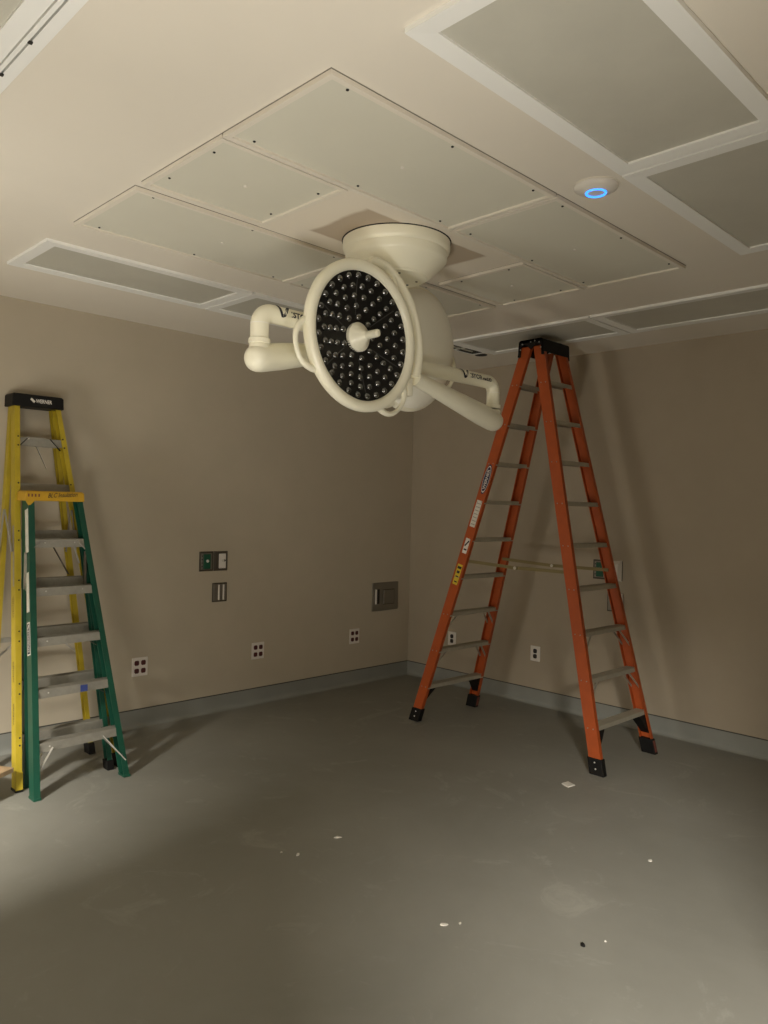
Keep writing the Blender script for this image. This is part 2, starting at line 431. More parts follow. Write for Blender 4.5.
def extension_arm(x_end, z, z_low, r, words, x_text, textw):
    sgn = 1 if x_end > HX else -1
    path = bend((HX + sgn*.04, HY, z), (x_end, HY, z), (x_end, HY, z_low), .056)
    a = MB().tube(path, r, 28).build('extension_arm', M['lamp'], lamp, smooth=True)
    MB().lathe([(r+.001, 0), (r+.007, .004), (r+.007, .022), (r+.001, .026)], (x_end, HY, z_low), (0, 0, 1), 32).build('joint_collar', M['lamp'], a, smooth=True)
    MB().lathe([(r+.0006, 0), (r+.0006, .004)], (x_end, HY, (z+z_low)/2+.015), (0, 0, 1), 28).build('seam', M['lampgrey'], a)
    L_ = MB()
    logo_on(L_, (x_text, HY, z), (1, 0, 0), r, .02, .80 if textw > .14 else .80)
    x = x_text + .064
    big, small = words
    me, f = cyl_text(big, .034, (x, HY, z), (1, 0, 0), r, -.12, .0012, .0012, width=textw*.55); L_.add_mesh(me, f)
    me, f = cyl_text(small, .024, (x+textw*.58, HY, z), (1, 0, 0), r, -.12, .0010, .0012, width=textw*.42); L_.add_mesh(me, f)
    L_.build('lettering', M['ink'], a)
    return a
extension_arm(-3.822, 2.540, 2.400, .0400, ('ISTOR', 'MED'), -3.748, .185)
extension_arm(-2.180, 2.450, 2.300, .0375, ('ISTOR', 'medLED'), -2.500, .190)

def unit(v): return V3(v).normalized()
def lamp_head(center, n, up_hint, lenses, roll=0.0):
    c = V3(center); n = unit(n); r_ = V3(up_hint).cross(n).normalized(); u_ = n.cross(r_)
    if roll:
        q = Matrix.Rotation(roll, 3, n); r_ = q @ r_; u_ = q @ u_
    RO, RI = .345, .296
    # ring, domed back: profile in (radius, height along n)
    prof = [(.01, -.083), (.08, -.079), (.16, -.066), (.23, -.046), (RI+.003, -.022), (RI-.003, -.014), (RI, -.002), (RI+.006, .005), (RI+.020, .010), (RI+.034, .009), (RO-.006, .004), (RO, -.010), (RO-.001, -.028), (RO-.008, -.040),
            (RO-.020, -.046), (.300, -.062), (.20, -.088), (.01, -.095)]
    h = MB().lathe(prof, c, n, 72, True)
    h = h.build('lamp_head', M['lamp'], lamp, smooth=True)
    MB().lathe([(.327, -.040), (.325, -.046), (.315, -.060), (.290, -.082), (.250, -.104), (.200, -.122), (.140, -.135), (.080, -.141), (.01, -.143), (.002, -.143)], c, n, 72, False).build('housing', M['lampgrey'], h, smooth=True)
    FP = [(RI+.002, -.013), (.23, -.030), (.16, -.045), (.08, -.055), (.01, -.058)]
    MB().lathe(FP, c, n, 64, False).build('lamp_face', M['face'], h, smooth=True)
    # central sterile handle mount
    hd = MB().lathe([(.066, -.060), (.067, -.038), (.062, -.032), (.048, -.022), (.035, -.010), (.025, .004), (.018, .014)], c, n, 40)
    hd.lathe([(.0180, .000), (.0180, .070), (.0165, .080), (.010, .085)], c, n, 24)
    hd.build('handle', M['lamp'], h, smooth=True)
    if lenses:
        ink = MB()
        for k in range(7):     # small dark lettering round the handle's rim
            a = math.radians(205 + 9*k)
            d = r_*math.cos(a) + u_*math.sin(a); tt = -r_*math.sin(a) + u_*math.cos(a)
            ink.obox(c + d*.0672 - n*.0480, tt, n, d, .0028 if k % 3 else .0012, .0050, .0006)
        ink.build('handle_mark', M['ink'], h)
    # seams between the six lens segments
    sm = MB()
    for k in range(6):
        a = math.radians(-83 + 60*k)
        d = r_*math.cos(a) + u_*math.sin(a); tt = -r_*math.sin(a) + u_*math.cos(a)
        dd = unit(d + n*.190); sm.obox(c + d*.18 - n*.0390, dd, tt, unit(n - d*.190), .110, .0022, .0016)
    sm.build('face_seam', M['seam'], h)
    if lenses:
        proto = None; cnt = 0
        for ring, (rr, nn) in enumerate(((.096, 9), (.142, 14), (.186, 19), (.230, 24), (.272, 28))):
            q0 = next(q for q in range(len(FP)-1) if FP[q+1][0] <= rr <= FP[q][0])
            (ra, za), (rb, zb) = FP[q0], FP[q0+1]; zz = za + (zb-za)*(ra-rr)/(ra-rb)
            for k in range(nn):
                a = 2*PI*(k + .5*(ring % 2))/nn + .12
                p = c + (r_*math.cos(a) + u_*math.sin(a))*rr + n*(zz - .001)
                if proto is None:
                    proto = MB().lathe([(.0172, 0), (.0169, .003), (.0144, .0095), (.0098, .0140), (.0046, .0158), (.0005, .0162)], c, n, 16).build('lens', M['lens'], h, smooth=True)
                    o = proto
                else:
                    o = proto.copy(); C.objects.link(o); o.parent = h
                o.location = p - c
                cnt += 1
    # three grip loops round the rim
    for a in (196, -50, 66):
        pts = []
        for k in range(13):
            t = -1 + 2*k/12
            ang = math.radians(a + t*20)
            rr = RO - .022 + .075*(1 - abs(t)**2.6)
            pts.append(c + (r_*math.cos(ang) + u_*math.sin(ang))*rr - n*.026)
        MB().tube(pts, [.017 - .006*(1-abs(-1+2*k/12)**2) for k in range(13)], 14).build('grip', M['lamp'], h, smooth=True)
    return h, c, n, r_, u_
M['seam'] = mat('face_seam_grey', (.05, .048, .045), .4)

C1 = (-3.368, -2.852, 2.491); N1 = (.035, -.999, .02)
h1, c1, n1, r1, u1 = lamp_head(C1, N1, (0, 0, 1), True)
C2 = (-2.64, -2.44, 2.600); N2 = (-.05, .97, .12)
h2, c2, n2, r2, u2 = lamp_head(C2, N2, (0, 0, 1), False)

def yoke(c, n, r_, u_, a0, a1, back=.030, R=.400):
    pts = []; rad = []
    K = 20
    for k in range(K+1):
        a = math.radians(a0 + (a1-a0)*k/K)
        s = min(1, k/3)
        pts.append(c + (r_*math.cos(a) + u_*math.sin(a))*(R - .03*(1-s)) - n*back)
        rad.append(.020 + .010*(k/K))
    MB().tube(pts, rad, 18).build('yoke', M['lamp'], lamp, smooth=True)
    return pts[-1]
j1 = yoke(c1, n1, r1, u1, 80, -20)
e1 = V3((-2.180, HY, 2.232))
def spring_arm(e, j, r0=.060, r1_=.032):
    d = (j-e).normalized(); L_ = (j-e).length
    a = MB().tube([e - d*.060, e - d*.058, e - d*.050, e - d*.036, e - d*.016, e + d*.01, e + d*.14, e + d*L_*.45, e + d*L_*.80, j], [.006, .024, .040, .052, r0*.97, r0, r0, r0*.86, r0*.66, r1_+.004], 28)
    a = a.build('spring_arm', M['lamp'], lamp, smooth=True)
    MB().lathe([(.040, -.02), (.044, 0), (.044, .034), (.040, .040)], e + V3((0, 0, .022)), (0, 0, 1), 28).build('pivot', M['lamp'], a, smooth=True)
    if e.x > HX: MB().lathe([(.006, 0), (.006, .003)], j + (e-j)*.06 + V3((-.02, -.028, .016)), (-.5, -.75, .4), 10).build('screw', M['dark'], a)
    return a
spring_arm(e1, j1)
MB().obox(j1 - n1*.0 - V3((.0, 0, .050)) - r1*.046, r1, u1, n1, .022, .045, .018, .008).build('yoke_block', M['lamp'], lamp, smooth=True)
j2 = yoke(c2, n2, r2, u2, 80, -10)
e2 = V3((-3.822, HY, 2.340))
spring_arm(e2, j2)

# ------------------------------------------------------------------ ladders
def channel(w_, fl, t_=.006, sgn=1):
    h = w_/2
    return [(-h, 0), (h, 0), (h, fl*sgn), (h-t_, fl*sgn), (h-t_, t_*sgn), (-h+t_, t_*sgn), (-h+t_, fl*sgn), (-h, fl*sgn)]
def rail(parent, p0, p1, w_, fl, m, inward, name='rail'):
    """channel rail, web outside, flanges pointing along x*inward"""
    return MB().prism(channel(w_, fl), p0, p1, (0, 1, 0), (inward, 0, 0)).build(name, m, parent)
def lerp(a, b, t): return V3(a) + (V3(b)-V3(a))*t
def at_z(a, b, z): a, b = V3(a), V3(b); return a + (b-a)*((z-a.z)/(b.z-a.z))
def step(parent, L0, L1, R0, R1, z, depth, m, lip=.028, yoff=0.0, name='step', inset=.005):
    a, b = at_z(L0, L1, z), at_z(R0, R1, z)
    y0, y1 = a.y - depth/2 + yoff, a.y + depth/2 + yoff
    x0, x1 = a.x + inset, b.x - inset
    mb = MB()
    dy = b.y - a.y
    def bx(ya, yb, za, zb):
        mb.loft([[(x0, ya, za), (x0, yb, za), (x0, yb, zb), (x0, ya, zb)], [(x1, ya+dy, za), (x1, yb+dy, za), (x1, yb+dy, zb), (x1, ya+dy, zb)]])
    bx(y0, y1, z-.004, z)
    bx(y0, y0+.004, z-lip, z-.004); bx(y1-.004, y1, z-lip, z-.004)
    n = 6
    for k in range(n):
        yy = y0 + .006 + (depth-.012)*k/(n-1)
        bx(yy-.0022, yy+.0022, z, z+.0025)
    return mb.build(name, m, parent)
def bar(parent, p, q, w_, th, m, name='brace', side=(0, 1, 0)):
    p, q = V3(p), V3(q); d = (q-p).normalized(); s1 = V3(side); s1 = (s1 - d*s1.dot(d)).normalized(); s2 = d.cross(s1)
    return MB().prism([(-w_/2, -th/2), (w_/2, -th/2), (w_/2, th/2), (-w_/2, th/2)], p, q, s1, s2).build(name, m, parent)
def rivets(parent, spots, n, r=.005, m=None):
    mb = MB()
    for p in spots: mb.lathe([(r, -.001), (r, .0015), (r*.5, .003)], p, n, 8)
    return mb.build('rivets', m or M['dark'], parent)
def rail_sticker(parent, P0, P1, x, t0, t1, w_, m, name, dy=0.0, sgn=-1):
    """flat sticker lying on a rail's outer web between two fractions of the rail"""
    a, b = lerp(P0, P1, t0), lerp(P0, P1, t1); d = (b-a).normalized(); L_ = (b-a).length
    nrm = V3((sgn, 0, 0)); nrm = (nrm - d*nrm.dot(d)).normalized(); s = d.cross(nrm)
    c = (a+b)/2 + nrm*.0012 + V3((0, dy, 0))
    o = MB().obox(c, d, s, nrm, L_/2, w_/2, .0006).build(name, m, parent)
    return o, c, d, s, nrm, L_

# ---- orange twin step ladder
oy = -2.050; ZT = 2.950
L = thing('step_ladder', (-.845, oy, 0), 'tall orange twin step ladder standing open before the right wall', 'ladder', None)
TX0, TX1 = -.925, -.610
OF = {'nl': (V3((-1.215, -1.225, 0)), V3((TX0, -2.020, ZT))), 'fl': (V3((-.470, -1.240, 0)), V3((TX1, -2.020, ZT))),
      'nr': (V3((-1.225, -2.870, 0)), V3((TX0, -2.128, ZT))), 'fr': (V3((-.485, -2.880, 0)), V3((TX1, -2.128, ZT)))}
RW, RF = .088, .032
orails = {}
for k, (a, b) in OF.items():
    inward = 1 if k[0] == 'n' else -1
    orails[k] = rail(L, at_z(a, b, .055), b, RW, RF, M['orange'], inward)
    # foot boot
    foot = MB(); a2 = at_z(a, b, .0); b2 = at_z(a, b, .105)
    w0 = .052; poly = [(-w0, -.006), (w0, -.006), (w0, .040), (-w0, .040)]
    if inward < 0: poly = [(x, -y) for x, y in poly]
    foot.prism(poly, a2, b2, (0, 1, 0), (1, 0, 0))
    fo = foot.build('foot', M['black'], L, bevel=.004)
    if k[0] == 'f':
        n_ = V3((0, -1, 0))
        MB().obox(at_z(a, b, .055) + V3((-.017, -.0535, 0)), (1, 0, 0), unit(b-a), (0, -1, 0), .013, .040, .002).build('foot_pad', M['boot'], fo)
    else:
        rivets(fo, [at_z(a, b, z) + V3((-.007, 0, 0)) for z in (.04, .08)], (-1, 0, 0), .006, M['bright'])
    rivets(orails[k], [at_z(a, b, .2975*q - .012) + V3((-.001*inward, dy, 0)) for q in range(1, 10) for dy in (-.02, .02)], (-inward, 0, 0), .0045, M['alu'])
for s in 'lr':
    n0, n1_ = OF['n'+s]; f0, f1 = OF['f'+s]
    out = 1 if s == 'l' else -1
    for q in range(1, 10):
        z = .2975*q
        st = step(L, n0, n1_, f0, f1, z, .078, M['aluorange'])
        if q <= 3:      # braces under the lower steps
            a, b = at_z(n0, n1_, z), at_z(f0, f1, z)
            if q == 1:
                for P0, P1, sg in ((n0, n1_, 1), (f0, f1, -1)):
                    g = MB(); lo = at_z(P0, P1, z-.16); hi = at_z(P0, P1, z-.03)
                    for_y = .036
                    g.loft([[(lo.x+sg*.008, lo.y-for_y, lo.z), (hi.x+sg*.008, hi.y-for_y, hi.z), (hi.x+sg*.115, hi.y-for_y, hi.z)],
                            [(lo.x+sg*.008, lo.y+for_y, lo.z), (hi.x+sg*.008, hi.y+for_y, hi.z), (hi.x+sg*.115, hi.y+for_y, hi.z)]])
                    g.build('gusset', M['black'], L)
            else:
                for P0, P1, sg in ((n0, n1_, 1), (f0, f1, -1)):
                    lo = at_z(P0, P1, z-.14); hi = at_z(P0, P1, z-.02)
                    for dy in (-.03, .03):
                        bar(L, lo + V3((sg*.010, dy, 0)), hi + V3((sg*.12, dy, 0)), .016, .003, M['aluorange'], 'brace', (1, 0, 0))
# spreader bars, hinged in the middle
zs = 1.31
for k0, k1, dx in (('nl', 'nr', .036), ('fl', 'fr', -.036)):
    p, q = at_z(*OF[k0], zs) + V3((dx, 0, 0)), at_z(*OF[k1], zs-.02) + V3((dx, 0, 0))
    m_ = (p+q)/2 + V3((0, 0, -.012))
    b1 = bar(L, p, m_ + (q-p)*.02, .024, .006, M['brass'], 'spreader', (0, 0, 1))
    bar(L, m_ - (q-p)*.02 + V3((.008, 0, 0)), q + V3((.008, 0, 0)), .024, .006, M['brass'], 'spreader', (0, 0, 1))
    MB().lathe([(.012, -.008), (.012, .016)], m_, (1, 0, 0), 12).build('hinge_pin', M['bright'], b1)
# cap
cx0, cx1 = TX0-.022, TX1+.022
cap = MB()
prof0 = [(-.115, 2.876), (-.110, 2.924), (-.105, 2.992), (-.090, 3.000), (.090, 3.000), (.105, 2.992), (.110, 2.924), (.115, 2.876), (.096, 2.876), (.088, 2.956), (.050, 2.968), (0, 2.924), (-.050, 2.968), (-.088, 2.956), (-.096, 2.876)]
yc = (OF['nl'][1].y + OF['nr'][1].y)/2
cap.loft([[(cx0, yc+y, z) for y, z in prof0], [(cx0+.012, yc+y, z) for y, z in prof0]])
cap.loft([[(cx1-.012, yc+y, z) for y, z in prof0], [(cx1, yc+y, z) for y, z in prof0]])
top = [(-.105, 2.976), (-.105, 2.992), (-.090, 3.000), (.090, 3.000), (.105, 2.992), (.105, 2.976)]
cap.loft([[(cx0, yc+y, z) for y, z in top], [(cx1, yc+y, z) for y, z in top]])
for s in (-1, 1):
    lipp = [(s*.100, 2.988), (s*.108, 2.988), (s*.112, 2.900), (s*.104, 2.900)]
    cap.loft([[(cx0, yc+y, z) for y, z in lipp], [(cx1, yc+y, z) for y, z in lipp]])
cap = cap.build('top_cap', M['black'], L)
rivets(cap, [(cx0, yc+y, z) for y, z in ((-.09, 2.93), (-.075, 2.97), (.09, 2.93), (.075, 2.97), (.0, 2.98), (-.035, 2.985))], (-1, 0, 0), .006, M['alu'])
# stickers on the near left rail
a, b = OF['nl']
ow = V3((-.0, 0, 0))
def oval(parent, P0, P1, t0, t1, w_):
    A, B = lerp(P0, P1, t0), lerp(P0, P1, t1); d = (B-A).normalized(); L_ = (B-A).length
    nrm = V3((-1, 0, 0)); nrm = (nrm - d*nrm.dot(d)).normalized(); s = d.cross(nrm)
    c = (A+B)/2
    def disc(k, lift):
        mb = MB(); n = 32
        mb.loft([[c + d*(L_/2*k*abs(math.cos(2*PI*i/n))**1.0*math.copysign(1, math.cos(2*PI*i/n))) + s*(w_/2*k*math.sin(2*PI*i/n)) + nrm*h for i in range(n)] for h in (0, lift)])
        return mb
    o = disc(1.0, .001).build('logo_sticker', M['logoblue'], parent)
    disc(.90, .0014).build('logo_panel', M['white'], o)
    disc(.82, .0017).build('logo_field', M['logoblue'], o)
    mb = MB(); flat_text(mb, 'WERNER', .034, c - d*L_*.33 + s*.012, d, -s, nrm, .0020, .0005, width=L_*.66)
    mb.build('lettering', M['white'], o)
oval(L, a, b, .622, .700, .062)
o, c, d, s, nrm, L_ = rail_sticker(L, a, b, 0, .535, .605, .050, M['offwhite'], 'label_sticker')
mb = MB()
for k in range(7): mb.obox(c + d*(L_*(-.40+.13*k)) + nrm*.0008, s, d, nrm, .019, .0035, .0003)
mb.build('label_print', M['alu'], o)
o, c, d, s, nrm, L_ = rail_sticker(L, a, b, 0, .464, .504, .042, M['white'], 'label_sticker')
mb = MB().obox(c + nrm*.0008 + d*.02, unit(d+s*.6), unit(s-d*.6), nrm, .028, .006, .0003).obox(c + nrm*.0008 - d*.03, s, d, nrm, .014, .006, .0003)
mb.build('label_print', M['ink'], o)
o, c, d, s, nrm, L_ = rail_sticker(L, a, b, 0, .380, .434, .048, M['warn'], 'warning_sticker')
mb = MB()
for k in (-.36, -.1, .12, .34): mb.obox(c + nrm*.0008 + d*L_*k, s, d, nrm, .014 if k != .34 else .019, .010 if k > 0 else .005, .0003)
mb.build('label_print', M['ink'], o)

# ---- leaning step ladders by the left wall
def lean_ladder(label, FL, FR, TL, TR, BL, BR, BTL, BTR, nsteps, zst, rw, fl, rm, cap_box, capm, step_m, depth, yoff, rear_w=.05):
    t = thing('step_ladder', ((FL.x+FR.x)/2, (FL.y+FR.y)/2, 0), label, 'ladder', None)
    out = {}
    for k, a, b, sg, w_ in (('fl', FL, TL, 1, rw), ('fr', FR, TR, -1, rw), ('rl', BL, BTL, 1, rear_w), ('rr', BR, BTR, -1, rear_w)):
        out[k] = rail(t, at_z(a, b, .012), b, w_, fl if k[0] == 'f' else fl*.85, rm, sg)
    steps = []
    for q in range(nsteps):
        z = zst*(q+1)
        st = step(t, FL, TL, FR, TR, z, depth, step_m, .050, yoff, inset=.012)
        steps.append(st)
        a, b = at_z(FL, TL, z), at_z(FR, TR, z)
    x0, x1, y0, y1, z0, z1 = cap_box
    cp = MB(); taper = .012
    cp.loft([[(x0, y0, z0), (x1, y0, z0), (x1, y1, z0), (x0, y1, z0)], [(x0+.002, y0+.002, z1-.01), (x1-.002, y0+.002, z1-.01), (x1-.002, y1, z1-.01), (x0+.002, y1, z1-.01)],
             [(x0+taper, y0+taper, z1), (x1-taper, y0+taper, z1), (x1-taper, y1-.004, z1), (x0+taper, y1-.004, z1)]])
    cp = cp.build('top_cap', capm, t, bevel=.004)
    return t, out, steps, cp

# yellow
YFL, YFR = V3((-4.110, -.735, 0)), V3((-3.438, -.715, 0))
YTL, YTR = V3((-3.955, -.115, 2.335)), V3((-3.655, -.105, 2.335))
YBL, YBR = V3((-4.125, -.285, 0)), V3((-3.470, -.345, 0))
YBTL, YBTR = V3((-3.950, -.050, 2.335)), V3((-3.660, -.045, 2.335))
Y, yr, ys, ycap = lean_ladder('tall yellow step ladder with black top leaning against the left wall, behind the green one',
    YFL, YFR, YTL, YTR, YBL, YBR, YBTL, YBTR, 7, .3015, .072, .034, M['yellow'], (-3.972, -3.640, -.165, -.012, 2.318, 2.402), M['black'], M['alu'], .070, .022)
for sg, (a, b), k in ((1, (YFL, YTL), 'fl'), (-1, (YFR, YTR), 'fr')):
    spots = []
    for q in range(7):
        for dz in (-.008, -.066 if q else -.05):
            p = at_z(a, b, .3035*(q+1)+dz); spots.append(p + V3((sg*.022, -.036, 0)))
    rivets(yr[k], spots, (0, -1, 0), .0055)
mb = MB(); flat_text(mb, 'WERNER', .034, (-3.825, -.163, 2.349), (1, 0, 0), (0, 0, 1), (0, -1, 0), .003, .0008, width=.105)
mb.obox((-3.845, -.166, 2.362), unit((1, 0, -.8)), (0, 1, 0), unit((.8, 0, 1)), .016, .001, .007)
mb.build('lettering', M['white'], ycap)
# braces under the yellow top step, and its small marks
z = .3035*7; a, b = at_z(YFL, YTL, z), at_z(YFR, YTR, z)
bar(Y, (a.x+.03, a.y-.02, z-.075), (a.x+.09, a.y-.02, z-.012), .018, .003, M['black'], 'brace')
bar(Y, (b.x-.03, b.y-.02, z-.085), (b.x-.10, b.y-.02, z-.012), .018, .003, M['black'], 'brace')
bar(Y, (b.x-.09, b.y+.05, z-.21), (b.x-.17, b.y+.03, z-.06), .014, .004, M['bright'], 'brace')
mb = MB(); mb.obox(((a.x+b.x)/2-.03, a.y+.022-.0362, z-.016), (1, 0, 0), (0, 1, 0), (0, 0, 1), .060, .0008, .008)
lb = mb.build('label_sticker', M['alu'], Y)
MB().lathe([(.008, 0), (.008, .001)], ((a.x+b.x)/2-.075, a.y+.022-.037, z-.016), (0, -1, 0), 12).build('label_print', M['white'], lb)
# rear horizontals and diagonal braces of the yellow rear frame
for z in (.80,):
    p, q = at_z(YBL, YBTL, z), at_z(YBR, YBTR, z)
    bar(Y, p + V3((.006, .0, 0)), q + V3((-.006, .0, 0)), .030, .012, M['alu'], 'cross_bar', (0, 0, 1))
    bar(Y, p + V3((.006, .014, -.13)), p + V3((.14, .014, -.012)), .014, .003, M['bright'], 'brace', (0, 0, 1))
    bar(Y, q + V3((-.006, .014, -.13)), q + V3((-.14, .014, -.012)), .014, .003, M['bright'], 'brace', (0, 0, 1))
# folded spreader on the left
p = at_z(YFL, YTL, 1.38) + V3((-.008, 0, 0)); q = at_z(YBL, YBTL, 1.36) + V3((-.008, 0, 0)); tp = (p+q)/2 + V3((-.008, 0, .27))
bar(Y, p, tp, .024, .004, M['alu'], 'spreader'); bar(Y, q, tp + V3((-.005, 0, 0)), .024, .004, M['alu'], 'spreader')
p = at_z(YFR, YTR, 1.38) + V3((-.04, .03, 0)); q = at_z(YBR, YBTR, 1.36) + V3((-.04, -.03, 0)); tp = (p+q)/2 + V3((-.0, 0, .27))
bar(Y, p, tp, .024, .004, M['alu'], 'spreader'); bar(Y, q, tp + V3((-.005, 0, 0)), .024, .004, M['alu'], 'spreader')
for a, b, sg in ((YFL, YTL, 1), (YFR, YTR, -1), (YBL, YBTL, 1), (YBR, YBTR, -1)):
    fm = MB(); p0 = V3((a.x, a.y, 0)); p1 = at_z(a, b, .014 if a is YFL else .075)
    po = [(-.042, -.005*sg), (.042, -.005*sg), (.042, .038*sg), (-.042, .038*sg)]
    fm.prism(po, p0, p1, (0, 1, 0), (1, 0, 0)); fm.build('foot', M['black'], Y, bevel=.003)
# yellow reinforcement at the left foot + printed marks + sticker on the outer web
MB().obox(at_z(YFL, YTL, .06) + V3((.016, -.0385, 0)), (1, 0, 0), (0, 1, 0), unit(YTL-YFL), .020, .002, .05).build('foot_bracket', M['yellow'], Y)
rail_sticker(Y, YFL, YTL, 0, .50, .66, .022, M['alu'], 'label_sticker', -.008)
mb = MB()
d = unit(YTL-YFL); nrm = V3((-1, 0, 0)); nrm = (nrm-d*nrm.dot(d)).normalized(); s = d.cross(nrm)
for z in (.36, .60, .98):
    flat_text(mb, 'WERNER', .022, at_z(YFL, YTL, z) + s*.008, d, -s, nrm, .0012, .0002, width=.13)
mb.build('lettering', M['ink'], yr['fl'])

# green
GFL, GFR = V3((-4.082, -.935, 0)), V3((-3.492, -.900, 0))
GTL, GTR = V3((-3.962, -.415, 1.715)), V3((-3.618, -.405, 1.715))
GBL, GBR = V3((-4.048, -.705, 0)), V3((-3.512, -.725, 0))
GBTL, GBTR = V3((-3.960, -.362, 1.715)), V3((-3.600, -.358, 1.715))
G, gr, gs, gcap = lean_ladder('shorter green step ladder with amber top leaning on the yellow ladder',
    GFL, GFR, GTL, GTR, GBL, GBR, GBTL, GBTR, 5, .292, .072, .036, M['lgreen'], (-3.985, -3.612, -.462, -.318, 1.700, 1.764), M['capyellow'], M['alu'], .070, .0)
mb = MB(); flat_text(mb, 'BLC Insulation', .040, (-3.850, -.462, 1.722), (1, 0, .06), (.25, 0, 1), (0, -1, 0), .0025, .0002, width=.185)
mb.build('lettering', M['ink'], gcap)
MB().loft([[(-3.985, -.4635, 1.705), (-3.925, -.4635, 1.705), (-3.962, -.4635, 1.664)], [(-3.985, -.459, 1.705), (-3.925, -.459, 1.705), (-3.962, -.459, 1.664)]]).build('cap_tab', M['capyellow'], gcap)
mb = MB()
for k in range(4): mb.obox((-3.965+.021*k, -.463, 1.735), (1, 0, 0), (0, 1, 0), (0, 0, 1), .0045, .0006, .009)
mb.build('cap_print', M['boot'], gcap)
for q, zz in enumerate([.292*(k+1) for k in range(5)]):
    a, b = at_z(GFL, GTL, zz), at_z(GFR, GTR, zz)
    for P, sg, P0, P1 in ((a, 1, GFL, GTL), (b, -1, GFR, GTR)):
        rivets(gs[q], [(P.x+sg*.095, P.y-.036, zz-.020)], (0, -1, 0), .005, M['bright'])
# bottom braces in bright metal; darker ones under the upper steps
z = .292; a, b = at_z(GFL, GTL, z), at_z(GFR, GTR, z)
la, lb_ = at_z(GFL, GTL, .105), at_z(GFR, GTR, .085)
bar(G, (la.x+.012, la.y-.010, .105), (a.x+.115, a.y-.034, z-.030), .014, .005, M['bright'])
bar(G, (la.x+.012, la.y+.030, .135), (a.x+.105, a.y+.034, z-.030), .014, .005, M['bright'])
bar(G, (lb_.x-.012, lb_.y-.038, .10), (b.x-.120, b.y-.038, z-.030), .014, .005, M['bright'])
bar(G, (lb_.x-.012, lb_.y+.030, .115), (b.x-.120, b.y+.034, z-.030), .014, .005, M['alu'])
z = .292*5; a, b = at_z(GFL, GTL, z), at_z(GFR, GTR, z)
bar(G, (b.x-.095, b.y+.05, z-.23), (b.x-.215, b.y+.02, z-.035), .014, .005, M['steeldark'])
bar(G, (b.x-.022, b.y-.043, z-.07), (b.x-.075, b.y-.043, z-.012), .020, .004, M['alu'])
bar(G, (b.x-.060, b.y-.030, z-.155), (b.x-.100, b.y-.030, z-.03), .018, .004, M['alu'])
bar(G, (a.x+.015, a.y-.043, z-.055), (a.x+.06, a.y-.043, z-.02), .014, .004, M['alu'])
for q in (2, 1):
    zz = .292*(q+1); b = at_z(GFR, GTR, zz)
    bar(G, (b.x-.012, b.y+.03, zz-.10), (b.x-.12, b.y+.03, zz-.03), .012, .004, M['steeldark'])
MB().obox((-3.735, at_z(GFL, GTL, .584).y-.0425, .562), (1, 0, 0), (0, 1, 0), (0, 0, 1), .022, .001, .020).build('tape', M['tape'], gs[1])
p = at_z(GFL, GTL, 1.15) + V3((.004, .040, 0)); q = at_z(GBL, GBTL, 1.13) + V3((.004, 0, 0)); tp = (p+q)/2 + V3((.0, .0, .24))
bar(G, p, tp, .020, .004, M['alu'], 'spreader'); bar(G, q, tp + V3((-.005, 0, 0)), .020, .004, M['alu'], 'spreader')
p = at_z(GFR, GTR, 1.15) + V3((-.050, .030, 0)); q = at_z(GBR, GBTR, 1.13) + V3((-.05, -.02, 0)); tp = (p+q)/2 + V3((.0, .0, .24))
bar(G, p, tp, .020, .004, M['steeldark'], 'spreader'); bar(G, q, tp + V3((-.005, 0, 0)), .020, .004, M['steeldark'], 'spreader')
for a, b, sg in ((GFL, GTL, 1), (GFR, GTR, -1), (GBL, GBTL, 1), (GBR, GBTR, -1)):
    fm = MB(); w0 = .040 if a.y < -.8 else .032
    hh = .014 if (a.y < -.8 or sg > 0) else .06
    po = [(-w0, -.004*sg), (w0, -.004*sg), (w0, .040*sg), (-w0, .040*sg)]
    fm.prism(po, (a.x, a.y, 0), at_z(a, b, hh), (0, 1, 0), (1, 0, 0)); fm.build('foot', M['black'] if hh > .05 else M['lgreen'], G, bevel=.003)
rail_sticker(G, GFL, GTL, 0, .805, .960, .050, M['offwhite'], 'label_sticker', -.002)
rail_sticker(G, GFL, GTL, 0, .600, .735, .042, M['offwhite'], 'label_sticker', -.002)
o, c, d, s, nrm, L_ = rail_sticker(G, GFL, GTL, 0, .455, .565, .046, M['white'], 'logo_sticker', -.002)
MB().obox(c + nrm*.0008, d, s, nrm, L_*.46, .018, .0004).build('logo_field', M['ink'], o)
mb = MB(); flat_text(mb, 'LOUISVILLE', .030, c - d*L_*.40 + s*.010, d, -s, nrm, .0016, .0004, width=L_*.66)
mb.obox(c + d*L_*.36 + nrm*.0016, unit(d+s*.7), unit(s-d*.7), nrm, .014, .005, .0003)
mb.build('lettering', M['white'], o)

